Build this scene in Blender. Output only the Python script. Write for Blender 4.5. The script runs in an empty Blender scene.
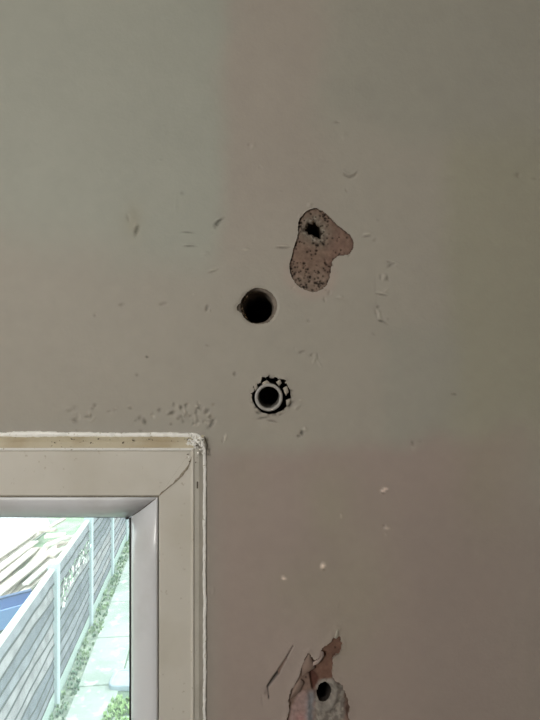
import bpy, math, random
import numpy as np
from mathutils import Vector, Matrix

random.seed(7)
R = np.random.RandomState(11)
S = bpy.context.scene
COL = S.collection
CZ = 2.0            # eye height over the room floor (floor is z = 0)
D0 = 0.56           # eye to wall
F = 560.0           # focal length in pixels of a 540 x 720 frame
GZ = -2.0           # garden level, one storey below

# ------------------------------------------------------------------ camera
cam_d = bpy.data.cameras.new('camera')
cam = bpy.data.objects.new('camera', cam_d); COL.objects.link(cam)
cam.location = (0, -D0, CZ); cam.rotation_euler = (math.pi/2, 0, 0)
cam_d.sensor_fit = 'VERTICAL'; cam_d.sensor_height = 36.0; cam_d.lens = 36.0*F/720.0
cam_d.clip_start = 0.01; cam_d.clip_end = 200
S.camera = cam
# ------------------------------------------------------------------ sky
w = bpy.data.worlds.new('overcast_sky'); S.world = w; w.use_nodes = True
nt = w.node_tree; bg = nt.nodes['Background']
tc = nt.nodes.new('ShaderNodeTexCoord'); sx = nt.nodes.new('ShaderNodeSeparateXYZ')
rp = nt.nodes.new('ShaderNodeValToRGB')
rp.color_ramp.elements[0].position = 0.0; rp.color_ramp.elements[0].color = (0.90, 0.975, 1.0, 1)
rp.color_ramp.elements[1].position = 1.0; rp.color_ramp.elements[1].color = (0.82, 0.94, 1.0, 1)
nt.links.new(tc.outputs['Generated'], sx.inputs[0]); nt.links.new(sx.outputs['Z'], rp.inputs[0])
nt.links.new(rp.outputs[0], bg.inputs['Color'])
bg.inputs['Strength'].default_value = 3.8
# ------------------------------------------------------------------ room lamps
def area(name, loc, target, size, power, color):
    d = bpy.data.lights.new(name, 'AREA'); d.shape = 'DISK'; d.size = size; d.energy = power; d.color = color
    o = bpy.data.objects.new(name, d); COL.objects.link(o); o.location = loc
    o.rotation_euler = (Vector(target)-Vector(loc)).to_track_quat('-Z', 'Y').to_euler()
    return o
area('room_lamp', (-0.95, -1.75, 2.36), (-0.05, 0, 2.10), 0.45, 22, (1.0, 0.965, 0.92))
S.view_settings.view_transform = 'Standard'; S.view_settings.look = 'None'
S.view_settings.gamma = 1.0; S.view_settings.use_curve_mapping = False
S.view_settings.exposure = 0.0

# ------------------------------------------------------------------ helpers
def tag(o, label=None, cat=None, group=None, kind=None):
    if label: o['label'] = label
    if cat: o['category'] = cat
    if group: o['group'] = group
    if kind: o['kind'] = kind
    return o
def W(px, py, d=0.0):
    """point that the photograph shows at px, py, lying d metres behind the wall face"""
    k = (D0+d)/F
    return Vector(((px-270)*k, d, CZ-(py-360)*k))
def G(px, py, z=GZ):
    Y = (CZ-z)*F/(py-360)
    return Vector(((px-270)*Y/F, Y-D0, z))
def link(name, me, m, parent=None, smooth=False):
    o = bpy.data.objects.new(name, me); COL.objects.link(o)
    if m is not None and not me.materials: me.materials.append(m)
    if parent is not None: o.parent = parent
    if smooth:
        for p in me.polygons: p.use_smooth = True
    return o
def empty(name, loc=(0, 0, 0)):
    o = bpy.data.objects.new(name, None); COL.objects.link(o); o.location = loc; o.empty_display_size = .05
    return o
class MB:
    def __init__(s): s.v = []; s.f = []
    def add(s, v, f):
        b = len(s.v); s.v += [tuple(p) for p in v]; s.f += [tuple(b+i for i in q) for q in f]
    def box(s, a, b, bev=0.0, M=None):
        """box with chamfered vertical+horizontal edges when bev > 0"""
        x0, y0, z0 = a; x1, y1, z1 = b
        if bev <= 0:
            v = [(x, y, z) for x in (x0, x1) for y in (y0, y1) for z in (z0, z1)]
            f = [(0,1,3,2),(4,6,7,5),(0,4,5,1),(2,3,7,6),(0,2,6,4),(1,5,7,3)]
        else:
            v = []; 
            def ring(z, i):
                return [(x0+i+bev, y0+i, z), (x1-i-bev, y0+i, z), (x1-i, y0+i+bev, z), (x1-i, y1-i-bev, z),
                        (x1-i-bev, y1-i, z), (x0+i+bev, y1-i, z), (x0+i, y1-i-bev, z), (x0+i, y0+i+bev, z)]
            for z, i in ((z0, bev), (z0+bev, 0), (z1-bev, 0), (z1, bev)): v += ring(z, i)
            f = [tuple(reversed(range(8))), tuple(range(24, 32))]
            for r in range(3):
                for k in range(8):
                    f.append((r*8+k, r*8+(k+1) % 8, r*8+8+(k+1) % 8, r*8+8+k))
        if M is not None: v = [M @ Vector(p) for p in v]
        s.add(v, f)
    def mesh(s, name):
        me = bpy.data.meshes.new(name); me.from_pydata(s.v, [], s.f); me.update(); return me
    def build(s, name, m, parent=None, smooth=False): return link(name, s.mesh(name), m, parent, smooth)

def _h(ix, iy, seed):
    n = (ix.astype(np.int64)*374761393 + iy.astype(np.int64)*668265263 + seed*1442695041) & 0xffffffff
    n = ((n ^ (n >> 13))*1274126177) & 0xffffffff
    return ((n ^ (n >> 16)) & 0xffff)/65535.0
def vn(x, y, seed=0):
    x = np.asarray(x, float); y = np.asarray(y, float)
    ix = np.floor(x); iy = np.floor(y); fx = x-ix; fy = y-iy
    fx = fx*fx*(3-2*fx); fy = fy*fy*(3-2*fy)
    a = _h(ix, iy, seed); b = _h(ix+1, iy, seed); c = _h(ix, iy+1, seed); d = _h(ix+1, iy+1, seed)
    return ((a*(1-fx)+b*fx)*(1-fy)+(c*(1-fx)+d*fx)*fy)*2-1
def fbm(x, y, seed=0, o=4):
    t = 0; a = 1; s = 0
    for i in range(o):
        t = t+a*vn(x*2**i, y*2**i, seed+i*17); s += a; a *= .5
    return t/s
def ss(a, b, x):
    t = np.clip((x-a)/(b-a), 0, 1); return t*t*(3-2*t)
def smooth_poly(P, n=4, it=1):
    P = np.array(P, float)
    for _ in range(it):
        Q = np.roll(P, -1, 0); P = np.stack([P*.75+Q*.25, P*.25+Q*.75], 1).reshape(-1, 2)
    return P
def poly_sdf(P, X, Y, pad=40):
    """signed distance, negative inside; far points get a large value"""
    out = np.full(X.shape, 1e3)
    m = (X > P[:, 0].min()-pad) & (X < P[:, 0].max()+pad) & (Y > P[:, 1].min()-pad) & (Y < P[:, 1].max()+pad)
    x = X[m]; y = Y[m]; d = np.full(x.shape, 1e9); ins = np.zeros(x.shape, bool)
    for a, b in zip(P, np.roll(P, -1, 0)):
        e = b-a; L = e@e+1e-12
        t = np.clip(((x-a[0])*e[0]+(y-a[1])*e[1])/L, 0, 1)
        d = np.minimum(d, (x-a[0]-t*e[0])**2+(y-a[1]-t*e[1])**2)
        c = ((a[1] > y) != (b[1] > y)) & (x < (b[0]-a[0])*(y-a[1])/(b[1]-a[1]+1e-12)+a[0])
        ins ^= c
    out[m] = np.sqrt(d)*np.where(ins, -1, 1)
    return out

# ------------------------------------------------------------------ materials
def mat(name, color=(.5, .5, .5), rough=.6, attr=None, bump=None, var=None, spec=.5, dirt=None, metal=0.0):
    m = bpy.data.materials.new(name); m.use_nodes = True
    n = m.node_tree; p = n.nodes['Principled BSDF']
    p.inputs['Base Color'].default_value = (*color, 1); p.inputs['Roughness'].default_value = rough
    p.inputs['Specular IOR Level'].default_value = spec; p.inputs['Metallic'].default_value = metal
    geo = n.nodes.new('ShaderNodeNewGeometry')
    src = None
    if attr:
        a = n.nodes.new('ShaderNodeAttribute'); a.attribute_name = attr; src = a.outputs['Color']
    else:
        c = n.nodes.new('ShaderNodeRGB'); c.outputs[0].default_value = (*color, 1); src = c.outputs[0]
    for item in ([var] if var else [])+([dirt] if dirt else []):
        sc, col2, lo, hi = item
        t = n.nodes.new('ShaderNodeTexNoise'); t.inputs['Scale'].default_value = sc; t.inputs['Detail'].default_value = 6
        n.links.new(geo.outputs['Position'], t.inputs['Vector'])
        r = n.nodes.new('ShaderNodeMapRange'); r.inputs['From Min'].default_value = lo; r.inputs['From Max'].default_value = hi
        n.links.new(t.outputs['Fac'], r.inputs['Value'])
        x = n.nodes.new('ShaderNodeMix'); x.data_type = 'RGBA'
        n.links.new(r.outputs[0], x.inputs['Factor']); n.links.new(src, x.inputs[6]); x.inputs[7].default_value = (*col2, 1)
        src = x.outputs[2]
    n.links.new(src, p.inputs['Base Color'])
    if bump:
        sc, st, dist = bump
        t = n.nodes.new('ShaderNodeTexNoise'); t.inputs['Scale'].default_value = sc; t.inputs['Detail'].default_value = 5
        n.links.new(geo.outputs['Position'], t.inputs['Vector'])
        b = n.nodes.new('ShaderNodeBump'); b.inputs['Strength'].default_value = st; b.inputs['Distance'].default_value = dist
        n.links.new(t.outputs['Fac'], b.inputs['Height']); n.links.new(b.outputs[0], p.inputs['Normal'])
    return m
M_WALL = mat('old_painted_plaster', attr='Col', rough=.62, bump=(260, .22, .0012), spec=.35)
M_UNDER = mat('bare_undercoat_plaster', attr='Col', rough=.95, bump=(900, .5, .0008), spec=.15)
M_BORE = mat('drilled_mortar', attr='Col', rough=.98, bump=(500, .6, .001), spec=.1)
M_FRAME = mat('aged_white_upvc', (.65, .625, .555), .42, bump=(90, .05, .001), var=(14, (.58, .55, .47), .45, .75), dirt=(160, (.40, .35, .26), .66, .78))
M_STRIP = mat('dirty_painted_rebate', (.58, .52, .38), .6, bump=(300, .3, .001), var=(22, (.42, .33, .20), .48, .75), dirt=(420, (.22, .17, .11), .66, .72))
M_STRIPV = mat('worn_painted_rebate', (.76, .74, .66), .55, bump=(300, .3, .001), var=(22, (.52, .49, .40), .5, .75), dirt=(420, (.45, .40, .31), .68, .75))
M_BEAD = mat('glazing_bead_upvc', (.74, .765, .79), .28, bump=(60, .04, .001), var=(10, (.50, .50, .48), .5, .8))
M_LINE = mat('white_paint_and_edge_highlight', (.95, .945, .90), .32, bump=(500, .5, .001), dirt=(300, (.5, .46, .36), .62, .72))
M_GASK = mat('black_rubber_gasket', (.02, .02, .02), .6)
M_DARK = mat('dark_dirt', (.12, .10, .07), .9)
M_ROOM = mat('room_emulsion', (.50, .46, .40), .9, bump=(120, .2, .001))
M_FLOOR = mat('room_floorboards', (.28, .19, .12), .6, var=(6, (.20, .13, .08), .4, .6))
M_CEIL = mat('room_ceiling', (.62, .60, .56), .95)
M_BRICK = mat('outer_render', (.45, .40, .36), .9)
M_GRIME = mat('brown_grime', (.30, .26, .19), .9, dirt=(600, (.5, .46, .38), .5, .7))
M_PIPE = mat('grey_plastic_pipe', (.40, .39, .36), .5, var=(80, (.30, .28, .25), .5, .75), bump=(600, .2, .0005))

# ------------------------------------------------------------------ setting: plaster relief
#   marks on the plaster: px, py, length, width, angle (deg, up-right positive), height mm, albedo gain
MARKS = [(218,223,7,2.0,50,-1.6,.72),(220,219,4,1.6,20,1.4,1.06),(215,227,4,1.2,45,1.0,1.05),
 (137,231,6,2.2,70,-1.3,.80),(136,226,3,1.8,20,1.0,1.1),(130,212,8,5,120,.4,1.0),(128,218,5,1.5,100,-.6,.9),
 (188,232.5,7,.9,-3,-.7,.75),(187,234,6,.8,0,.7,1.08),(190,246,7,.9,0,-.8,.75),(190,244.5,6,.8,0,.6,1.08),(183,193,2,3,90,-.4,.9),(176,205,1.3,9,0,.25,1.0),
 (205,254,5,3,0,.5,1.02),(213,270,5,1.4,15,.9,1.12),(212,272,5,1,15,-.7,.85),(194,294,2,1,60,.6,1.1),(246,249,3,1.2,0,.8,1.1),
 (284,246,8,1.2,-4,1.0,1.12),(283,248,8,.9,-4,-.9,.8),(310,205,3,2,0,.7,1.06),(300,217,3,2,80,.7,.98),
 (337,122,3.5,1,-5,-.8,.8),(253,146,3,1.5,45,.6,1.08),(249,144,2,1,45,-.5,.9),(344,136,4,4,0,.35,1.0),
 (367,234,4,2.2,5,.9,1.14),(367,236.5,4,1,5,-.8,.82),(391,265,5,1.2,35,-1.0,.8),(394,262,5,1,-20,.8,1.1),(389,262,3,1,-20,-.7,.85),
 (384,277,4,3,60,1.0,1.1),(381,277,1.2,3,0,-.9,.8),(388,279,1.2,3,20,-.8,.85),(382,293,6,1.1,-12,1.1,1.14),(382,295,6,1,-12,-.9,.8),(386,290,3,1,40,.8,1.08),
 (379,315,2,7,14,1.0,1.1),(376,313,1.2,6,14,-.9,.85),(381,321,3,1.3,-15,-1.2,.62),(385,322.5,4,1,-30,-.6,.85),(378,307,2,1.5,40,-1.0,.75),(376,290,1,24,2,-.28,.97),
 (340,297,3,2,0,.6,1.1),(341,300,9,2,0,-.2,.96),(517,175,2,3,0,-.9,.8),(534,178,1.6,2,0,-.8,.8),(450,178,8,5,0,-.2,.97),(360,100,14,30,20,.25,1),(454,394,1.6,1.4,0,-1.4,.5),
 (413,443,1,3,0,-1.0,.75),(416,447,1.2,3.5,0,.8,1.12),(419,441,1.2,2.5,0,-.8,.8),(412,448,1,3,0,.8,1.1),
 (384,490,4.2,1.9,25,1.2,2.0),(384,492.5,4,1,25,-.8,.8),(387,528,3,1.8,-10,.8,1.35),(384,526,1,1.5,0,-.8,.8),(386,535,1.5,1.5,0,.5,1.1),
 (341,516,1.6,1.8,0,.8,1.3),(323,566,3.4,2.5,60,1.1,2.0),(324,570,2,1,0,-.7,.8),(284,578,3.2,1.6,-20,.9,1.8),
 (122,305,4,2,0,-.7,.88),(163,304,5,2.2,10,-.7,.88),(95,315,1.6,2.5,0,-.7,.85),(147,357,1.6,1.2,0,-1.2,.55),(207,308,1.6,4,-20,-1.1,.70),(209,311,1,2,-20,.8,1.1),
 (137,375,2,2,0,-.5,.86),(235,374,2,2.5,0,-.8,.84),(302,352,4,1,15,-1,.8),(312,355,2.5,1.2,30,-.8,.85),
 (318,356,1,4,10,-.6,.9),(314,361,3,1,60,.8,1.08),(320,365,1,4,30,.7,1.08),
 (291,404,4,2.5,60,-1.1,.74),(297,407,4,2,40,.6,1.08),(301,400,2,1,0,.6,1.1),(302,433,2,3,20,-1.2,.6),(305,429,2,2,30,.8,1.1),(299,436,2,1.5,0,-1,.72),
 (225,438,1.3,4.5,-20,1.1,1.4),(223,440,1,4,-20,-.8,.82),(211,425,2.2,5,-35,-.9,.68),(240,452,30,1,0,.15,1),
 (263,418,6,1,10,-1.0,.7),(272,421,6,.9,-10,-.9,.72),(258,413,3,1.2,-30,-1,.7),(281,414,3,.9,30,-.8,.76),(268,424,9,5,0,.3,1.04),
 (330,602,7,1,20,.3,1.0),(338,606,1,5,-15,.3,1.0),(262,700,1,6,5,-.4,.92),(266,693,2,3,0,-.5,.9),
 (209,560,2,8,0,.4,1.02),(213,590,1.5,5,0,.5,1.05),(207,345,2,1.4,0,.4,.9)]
for i in range(34):                      # row of pits over the window
    x = R.uniform(68, 218); MARKS.append((x, 405+R.uniform(-4, 20)+(9 if x < 150 else 0)*R.rand(), R.uniform(1, 2.4), R.uniform(1.2, 4), R.uniform(-60, 20), R.choice([-1.0, -.8, .9, 1.1]), R.choice([.86, .93, 1.12])))
for i in range(26):
    MARKS.append((R.uniform(172, 216), R.uniform(403, 424), R.uniform(.8, 1.8), R.uniform(1.2, 3.5), R.uniform(-50, 30), R.choice([-1.0, 1.1]), R.choice([.82, .92, 1.2])))
for i in range(16):
    MARKS.append((R.uniform(280, 400), R.uniform(190, 350), R.uniform(1, 3), R.uniform(.8, 2), R.uniform(-90, 90), R.choice([-.5, .5]), R.choice([.92, 1.06])))
for i in range(24):
    MARKS.append((R.uniform(20, 530), R.uniform(20, 700), R.uniform(1, 3), R.uniform(.8, 2), R.uniform(-90, 90), R.choice([-.35, .3]), 1.0))

P_PATCH = smooth_poly([(304,213),(312,208),(319,208.5),(328,215),(336,224),(345,231),(352,237),(354,246),(351,253),(345,255.5),(338,256),(332.5,260),(331,269),(329,280),(325,288),(318,291.5),(309,292),(299,286.5),(291.5,278),(289,266),(291.5,255),(295.5,243),(298.5,231),(298,221)])
P_TORN = smooth_poly([(338,628),(337,636),(342.5,639),(341.5,652),(335,656),(332.5,662),(333,679),(341,683),(347,694),(350,712),(347,745),(285,745),(287,716),(290,709),(288,698),(294,684),(299,679),(302,664),(308.5,651),(312,659),(317,660.5),(322,654),(320.5,650.5),(326,645.5),(331,642),(334.5,635)])
P_TORN0 = None
P_HOLE_A = np.array([(309,222.5),(313,223.5),(315.5,220.5),(317.5,224.5),(320,226),(321,230.5),(323.5,232.5),(321.5,234.5),(321,238.5),(317,236),(314.5,236.5),(312,233.5),(308.5,234),(307.5,230.5),(304.5,229.5),(307.5,226.5)], float)
def circ(X, Y, cx, cy, r): return np.hypot(X-cx, Y-cy)-r
def sdf_patch(X, Y): return poly_sdf(P_PATCH, X, Y)+.9*fbm(X/2.5, Y/2.5, 3, 3)
def sdf_torn(X, Y): return poly_sdf(P_TORN, X, Y)+1.6*fbm(X/3.5, Y/3.5, 5, 3)
def sdf_bore(X, Y):
    d = circ(X, Y, 258.8, 306.2, 18.3)
    b = np.hypot((X-243)/1.25, Y-308)-5.2
    return np.minimum(d, b)+.6*fbm(X/4, Y/4, 9, 2)
def sdf_pipe(X, Y):
    d = circ(X, Y, 270.5, 396.3, 19.0)
    a = np.arctan2(Y-397, X-270)
    rag = ss(.6, -.7, np.sin(a))           # ragged above, tight below
    return d+(.6+2.6*rag)*fbm(X/3.2, Y/3.2, 21, 3)+1.0-1.6*np.maximum(0, np.cos(a+.55))*1.6
WX, WY = 206.3, 433.0
def sdf_win(X, Y):
    cx = (WX-400)/2; hx = (WX+400)/2; cy = (WY+1534)/2; hy = (1534-WY)/2; r = 13
    qx = np.abs(X-cx)-hx+r; qy = np.abs(Y-cy)-hy+r
    return np.hypot(np.maximum(qx, 0), np.maximum(qy, 0))+np.minimum(np.maximum(qx, qy), 0)-r
def sdf_wall(X, Y):
    return np.minimum.reduce([sdf_patch(X, Y), sdf_torn(X, Y), sdf_bore(X, Y), sdf_pipe(X, Y), sdf_win(X, Y)])

def marks(X, Y):
    h = np.zeros(X.shape); g = np.ones(X.shape)
    for (mx, my, l, wd, an, hh, gain) in MARKS:
        sel = (np.abs(X-mx) < 40) & (np.abs(Y-my) < 40)
        x = X[sel]-mx; y = -(Y[sel]-my); a = math.radians(an)
        u = x*math.cos(a)+y*math.sin(a); v = -x*math.sin(a)+y*math.cos(a)
        v = v+.12*u*u/max(l, 1)*(.5 if l > 3 else 0)
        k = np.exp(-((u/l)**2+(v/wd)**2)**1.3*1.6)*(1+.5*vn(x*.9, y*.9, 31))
        h[sel] += hh*1.25*k; g[sel] *= 1+(gain-1)*1.7*np.clip(k, 0, 1)  # gain tints the chips and also paints relief shading lost under frontal light
    # the curled smile-shaped chip
    sel = (np.abs(X-350) < 12) & (np.abs(Y-174) < 12)
    x = X[sel]-350; y = Y[sel]-177
    k = np.exp(-((y+.16*x*x*.5)/1.1)**2)*ss(8, 5, np.abs(x)); k2 = np.exp(-((y+2.2+.16*x*x*.5)/1.3)**2)*ss(8, 5, np.abs(x))
    h[sel] += -1.6*k+1.3*k2; g[sel] *= 1-.35*k
    return h, g
def seg_d(X, Y, a, b):
    a = np.array(a, float); b = np.array(b, float); e = b-a
    t = np.clip(((X-a[0])*e[0]+(Y-a[1])*e[1])/(e@e), 0, 1)
    return np.hypot(X-a[0]-t*e[0], Y-a[1]-t*e[1]), t
CRACK = [((293.5,645),(286,659)),((286,659),(278,673)),((278,673),(267.5,687)),((267.5,687),(269,699))]
def crack_k(X, Y):
    k = np.zeros(X.shape)
    for (a, b), (w0, w1) in zip(CRACK, ((.0, .5), (.8, 1.7), (2.2, 1.0), (.4, .2))):
        d, t = seg_d(X+.5*vn(Y/4, X/9, 8), Y, a, b); k = np.maximum(k, ss(1.0, .25, d/(w0+(w1-w0)*t+.35)))
    return k
def wall_height(X, Y):
    h = .55*fbm(X/120, Y/120, 40, 3)+.16*fbm(X/28, Y/28, 50, 3)+.045*fbm(X/5, Y/5, 60, 3)
    m, _ = marks(X, Y); h = h+m
    # brushed paint swelling along the window edge, and thickened broken rims
    dw = sdf_win(X, Y); h = h+.5*np.exp(-(dw/5)**2)
    dp = sdf_pipe(X, Y); h = h+(.5+.6*fbm(X/2.2, Y/2.2, 71, 2))*np.exp(-(dp/3.5)**2)
    dt = sdf_torn(X, Y); h = h+(.7+.5*fbm(X/5, Y/5, 72, 2))*np.exp(-(dt/4)**2)
    db = sdf_bore(X, Y); h = h-.8*np.exp(-(db/1.6)**2)
    h = h-3.0*crack_k(X, Y)
    d, t = seg_d(X, Y, (291, 648), (268, 690)); h = h+.2*np.exp(-(d/8)**2)
    return h
C = lambda *c: np.array(c, float)
def wall_color(X, Y):
    n1 = fbm(X/60, Y/60, 80, 4)*14; n2 = fbm(X/40, Y/40, 90, 4)*10
    base = np.zeros(X.shape+(3,)); base[:] = C(.396, .371, .316)           # warm grey emulsion
    def lay(k, c):
        nonlocal base
        base = base*(1-k[..., None])+C(*c)*k[..., None]
    # grey green field up left, ending in the vertical edge at x about 225
    k = ss(240, 204, X+n1*.7-22*ss(75, 20, Y)+8*np.sin(Y/38))*ss(300, 225, Y+n2*1.2+.20*np.abs(X-150)*(X < 150)); lay(k*.95, (.385, .395, .338))
    k = ss(140, 180, X+n1)*ss(235, 205, X+n1)*ss(60, 110, Y)*ss(290, 240, Y); lay(k*.35, (.392, .402, .345))
    # pinkish area right of it
    k = ss(212, 236, X+n1*.5)*ss(345, 300, X+n1)*ss(330, 170, Y+n2); lay(k*.7, (.390, .346, .298))
    # grey olive field up right
    k = ss(310, 350, X+n1*1.2)*ss(150, 90, Y+n2*1.5-.25*(X-330)); lay(k*.8, (.362, .354, .300))
    # yellowish field on the right
    k = ss(430, 462, X+n1)*ss(100, 175, Y+n2)*ss(520, 380, Y+n2*2); lay(k*.85, (.365, .352, .272))
    # grey green middle right
    k = ss(368, 400, X+n1)*ss(470, 440, X+n1)*ss(300, 345, Y+n2)*ss(500, 430, Y+n2); lay(k*.6, (.352, .347, .296))
    # pink brown lower field
    k = ss(432, 466, Y+n2*1.2+(X-250)*.05)*ss(560, 470, X+n1); lay(k*.85, (.372, .302, .268))
    k = ss(470, 560, Y+n2*1.5)*ss(380, 440, X+n1); lay(k*.75, (.352, .298, .264))
    # olive smears in the lower field
    for cx, cy, rx, ry, a in ((330, 505, 26, 40, .55), (365, 570, 34, 60, .4), (480, 480, 28, 60, .45), (310, 590, 45, 34, .4), (350, 640, 30, 50, .35), (250, 480, 18, 40, .25)):
        k = np.exp(-(((X-cx+n1)/rx)**2+((Y-cy+n2)/ry)**2)); lay(k*a, (.352, .326, .248))
    # grey band around the window
    k = np.exp(-(sdf_win(X, Y)/14)**2)*(Y < 800); lay(k*.5, (.36, .345, .30))
    k = np.exp(-(((X-131+n1*.4)/11)**2+((Y-221+n2*.4)/18)**2)); lay(k*.5, (.375, .345, .255))
    k = np.exp(-(((X-268)/34)**2+((Y-405)/26)**2)); lay(k*.35, (.40, .355, .300))
    k = np.exp(-((sdf_patch(X, Y)-3)/6)**2)*ss(250, 280, Y); lay(k*.5, (.44, .35, .30))
    base = base*(1+.035*fbm(X/9, Y/9, 100, 4))[..., None]*(1+.03*fbm(X/45, Y/45, 104, 3))[..., None]
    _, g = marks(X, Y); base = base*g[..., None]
    # grime at the bare edges
    e = np.exp(-(sdf_pipe(X, Y)/2.2)**2)*ss(-.1, .5, fbm(X/2.5, Y/2.5, 77, 3)); base *= (1-.6*e)[..., None]
    base *= (1-.9*crack_k(X, Y))[..., None]  # shade inside the crack put into the colour
    return np.clip(base, .01, .95)

def grid_surface(name, xs, ys, hfn, sdf, cfn, y0, m, parent, lip=None, cell=1.0, cmap=True):
    X, Y = np.meshgrid(xs, ys)
    X = X.astype(float).copy(); Y = Y.astype(float).copy()
    if sdf is not None:
        X0, Y0 = X.copy(), Y.copy()
        for _ in range(2):
            s = sdf(X, Y); e = .15
            gx = (sdf(X+e, Y)-sdf(X-e, Y))/(2*e); gy = (sdf(X, Y+e)-sdf(X, Y-e))/(2*e)
            gl = np.maximum(gx*gx+gy*gy, .3)
            near = np.abs(s) < .62*cell
            dx = np.where(near, -s*gx/gl, 0); dy = np.where(near, -s*gy/gl, 0)
            X = X+np.clip(dx, -.5*cell, .5*cell); Y = Y+np.clip(dy, -.5*cell, .5*cell)
    H = hfn(X, Y)
    cc = cfn(X, Y)
    V = np.stack([(X-270)/1000., y0-H/1000., CZ-(Y-360)/1000.], -1).reshape(-1, 3)
    cc = cc.reshape(-1, 3)
    ny, nx = X.shape
    i = np.arange(ny-1)[:, None]*nx+np.arange(nx-1)[None, :]
    Q = np.stack([i, i+nx, i+nx+1, i+1], -1)
    if sdf is not None:
        cx = (X[:-1, :-1]+X[1:, :-1]+X[1:, 1:]+X[:-1, 1:])/4; cy = (Y[:-1, :-1]+Y[1:, :-1]+Y[1:, 1:]+Y[:-1, 1:])/4
        Q = Q[sdf(cx, cy) > 0]
    Q = Q.reshape(-1, 4)
    used = np.unique(Q); rm = np.full(len(V), -1); rm[used] = np.arange(len(used))
    V = V[used]; cc = cc[used]; Q = rm[Q]
    px = X.reshape(-1)[used]; py = Y.reshape(-1)[used]
    if lip is not None:
        E = np.concatenate([Q[:, [0, 1]], Q[:, [1, 2]], Q[:, [2, 3]], Q[:, [3, 0]]])
        key = np.sort(E, 1); kk = key[:, 0].astype(np.int64)*len(V)+key[:, 1]
        u, inv, cnt = np.unique(kk, return_inverse=True, return_counts=True)
        B = E[cnt[inv] == 1]
        mx = (px[B].mean(1), py[B].mean(1))
        keep = (mx[0] > xs[0]+.1) & (mx[0] < xs[-1]-.1) & (mx[1] > ys[0]+.1) & (mx[1] < ys[-1]-.1)
        B = B[keep]
        bu = np.unique(B); m2 = np.full(len(V), -1); m2[bu] = np.arange(len(bu))
        n0 = len(V); top = V[bu].copy(); bot = V[bu].copy()
        dep, lc = lip(px[bu], py[bu]); bot[:, 1] = y0+dep
        V = np.concatenate([V, top, bot]); cc = np.concatenate([cc, lc, lc])
        a = m2[B[:, 0]]+n0; b = m2[B[:, 1]]+n0; k = len(bu)
        Q = np.concatenate([Q, np.stack([b, a, a+k, b+k], 1)])
    me = bpy.data.meshes.new(name)
    me.vertices.add(len(V)); me.vertices.foreach_set('co', V.astype(np.float32).ravel())
    me.loops.add(Q.size); me.loops.foreach_set('vertex_index', Q.astype(np.int32).ravel())
    me.polygons.add(len(Q)); me.polygons.foreach_set('loop_start', (np.arange(len(Q))*4).astype(np.int32))
    me.update(calc_edges=True); me.validate()
    me.polygons.foreach_set('use_smooth', np.ones(len(me.polygons), bool))
    at = me.color_attributes.new('Col', 'FLOAT_COLOR', 'POINT')
    at.data.foreach_set('color', np.concatenate([cc, np.ones((len(cc), 1))], 1).astype(np.float32).ravel())
    return link(name, me, m, parent)

def axis(segs):
    out = [segs[0][0]]
    for a, b, st in segs:
        n = max(1, int(round((b-a)/st))); out += list(a+(b-a)*(np.arange(1, n+1)/n))
    return np.array(out, float)
XS = axis([(-1330, -400, 155), (-400, -60, 34), (-60, 84, 2.4), (84, 230, 1.3), (230, 356, .9), (356, 400, 1.3), (400, 600, 2.5), (600, 1870, 127)])
YS = axis([(-500, -60, 44), (-60, 116, 2.5), (116, 206, 1.3), (206, 296, .9), (296, 445, 1.0), (445, 620, 2.2), (620, 745, .95), (745, 1534, 60), (1534, 2000, 155)])
def wall_lip(px, py):
    n = len(px); dep = np.full(n, .0036); c = np.tile(C(.36, .31, .26), (n, 1))
    w_ = np.abs(sdf_win(px, py)) < 2.5; dep[w_] = .19; c[w_] = C(.7, .68, .62)
    p = np.abs(sdf_patch(px, py)) < 3; c[p] = C(.20, .15, .12)
    p = np.abs(sdf_pipe(px, py)) < 3; c[p] = C(.26, .22, .18); dep[p] = .005
    return dep, c
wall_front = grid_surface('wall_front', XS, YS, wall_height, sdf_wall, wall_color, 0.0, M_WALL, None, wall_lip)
tag(wall_front, kind='structure')

# ---- bare plaster seen in the two chipped places
RP = np.random.RandomState(3)
PITS = []
while len(PITS) < 330:
    x, y = RP.uniform(287, 354), RP.uniform(207, 293)
    wgt = .25+.9*(y > 262)+.5*(x < 298)+.5*(abs(x-314) < 16 and abs(y-229) < 16)
    if RP.rand() < wgt*.8: PITS.append((x, y, RP.uniform(.45, 1.05), RP.uniform(.6, 1.8)))
def pits(X, Y):
    h = np.zeros(X.shape)
    for x, y, r, d in PITS:
        s = (np.abs(X-x) < 4) & (np.abs(Y-y) < 4)
        h[s] += d*np.exp(-(((X[s]-x)**2+(Y[s]-y)**2)/(r*r)))
    return h
def under_h(X, Y):
    dh = poly_sdf(P_HOLE_A, X, Y)
    rim = np.exp(-((dh-3)/3.5)**2)
    return .35*fbm(X/12, Y/12, 120, 3)+.28*fbm(X/2.2, Y/2.2, 121, 3)-pits(X, Y)+rim*(.4+1.3*fbm(X/2.4, Y/2.4, 122, 2))-2.5*np.exp(-(np.maximum(dh, 0)/1.3)**2)
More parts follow.
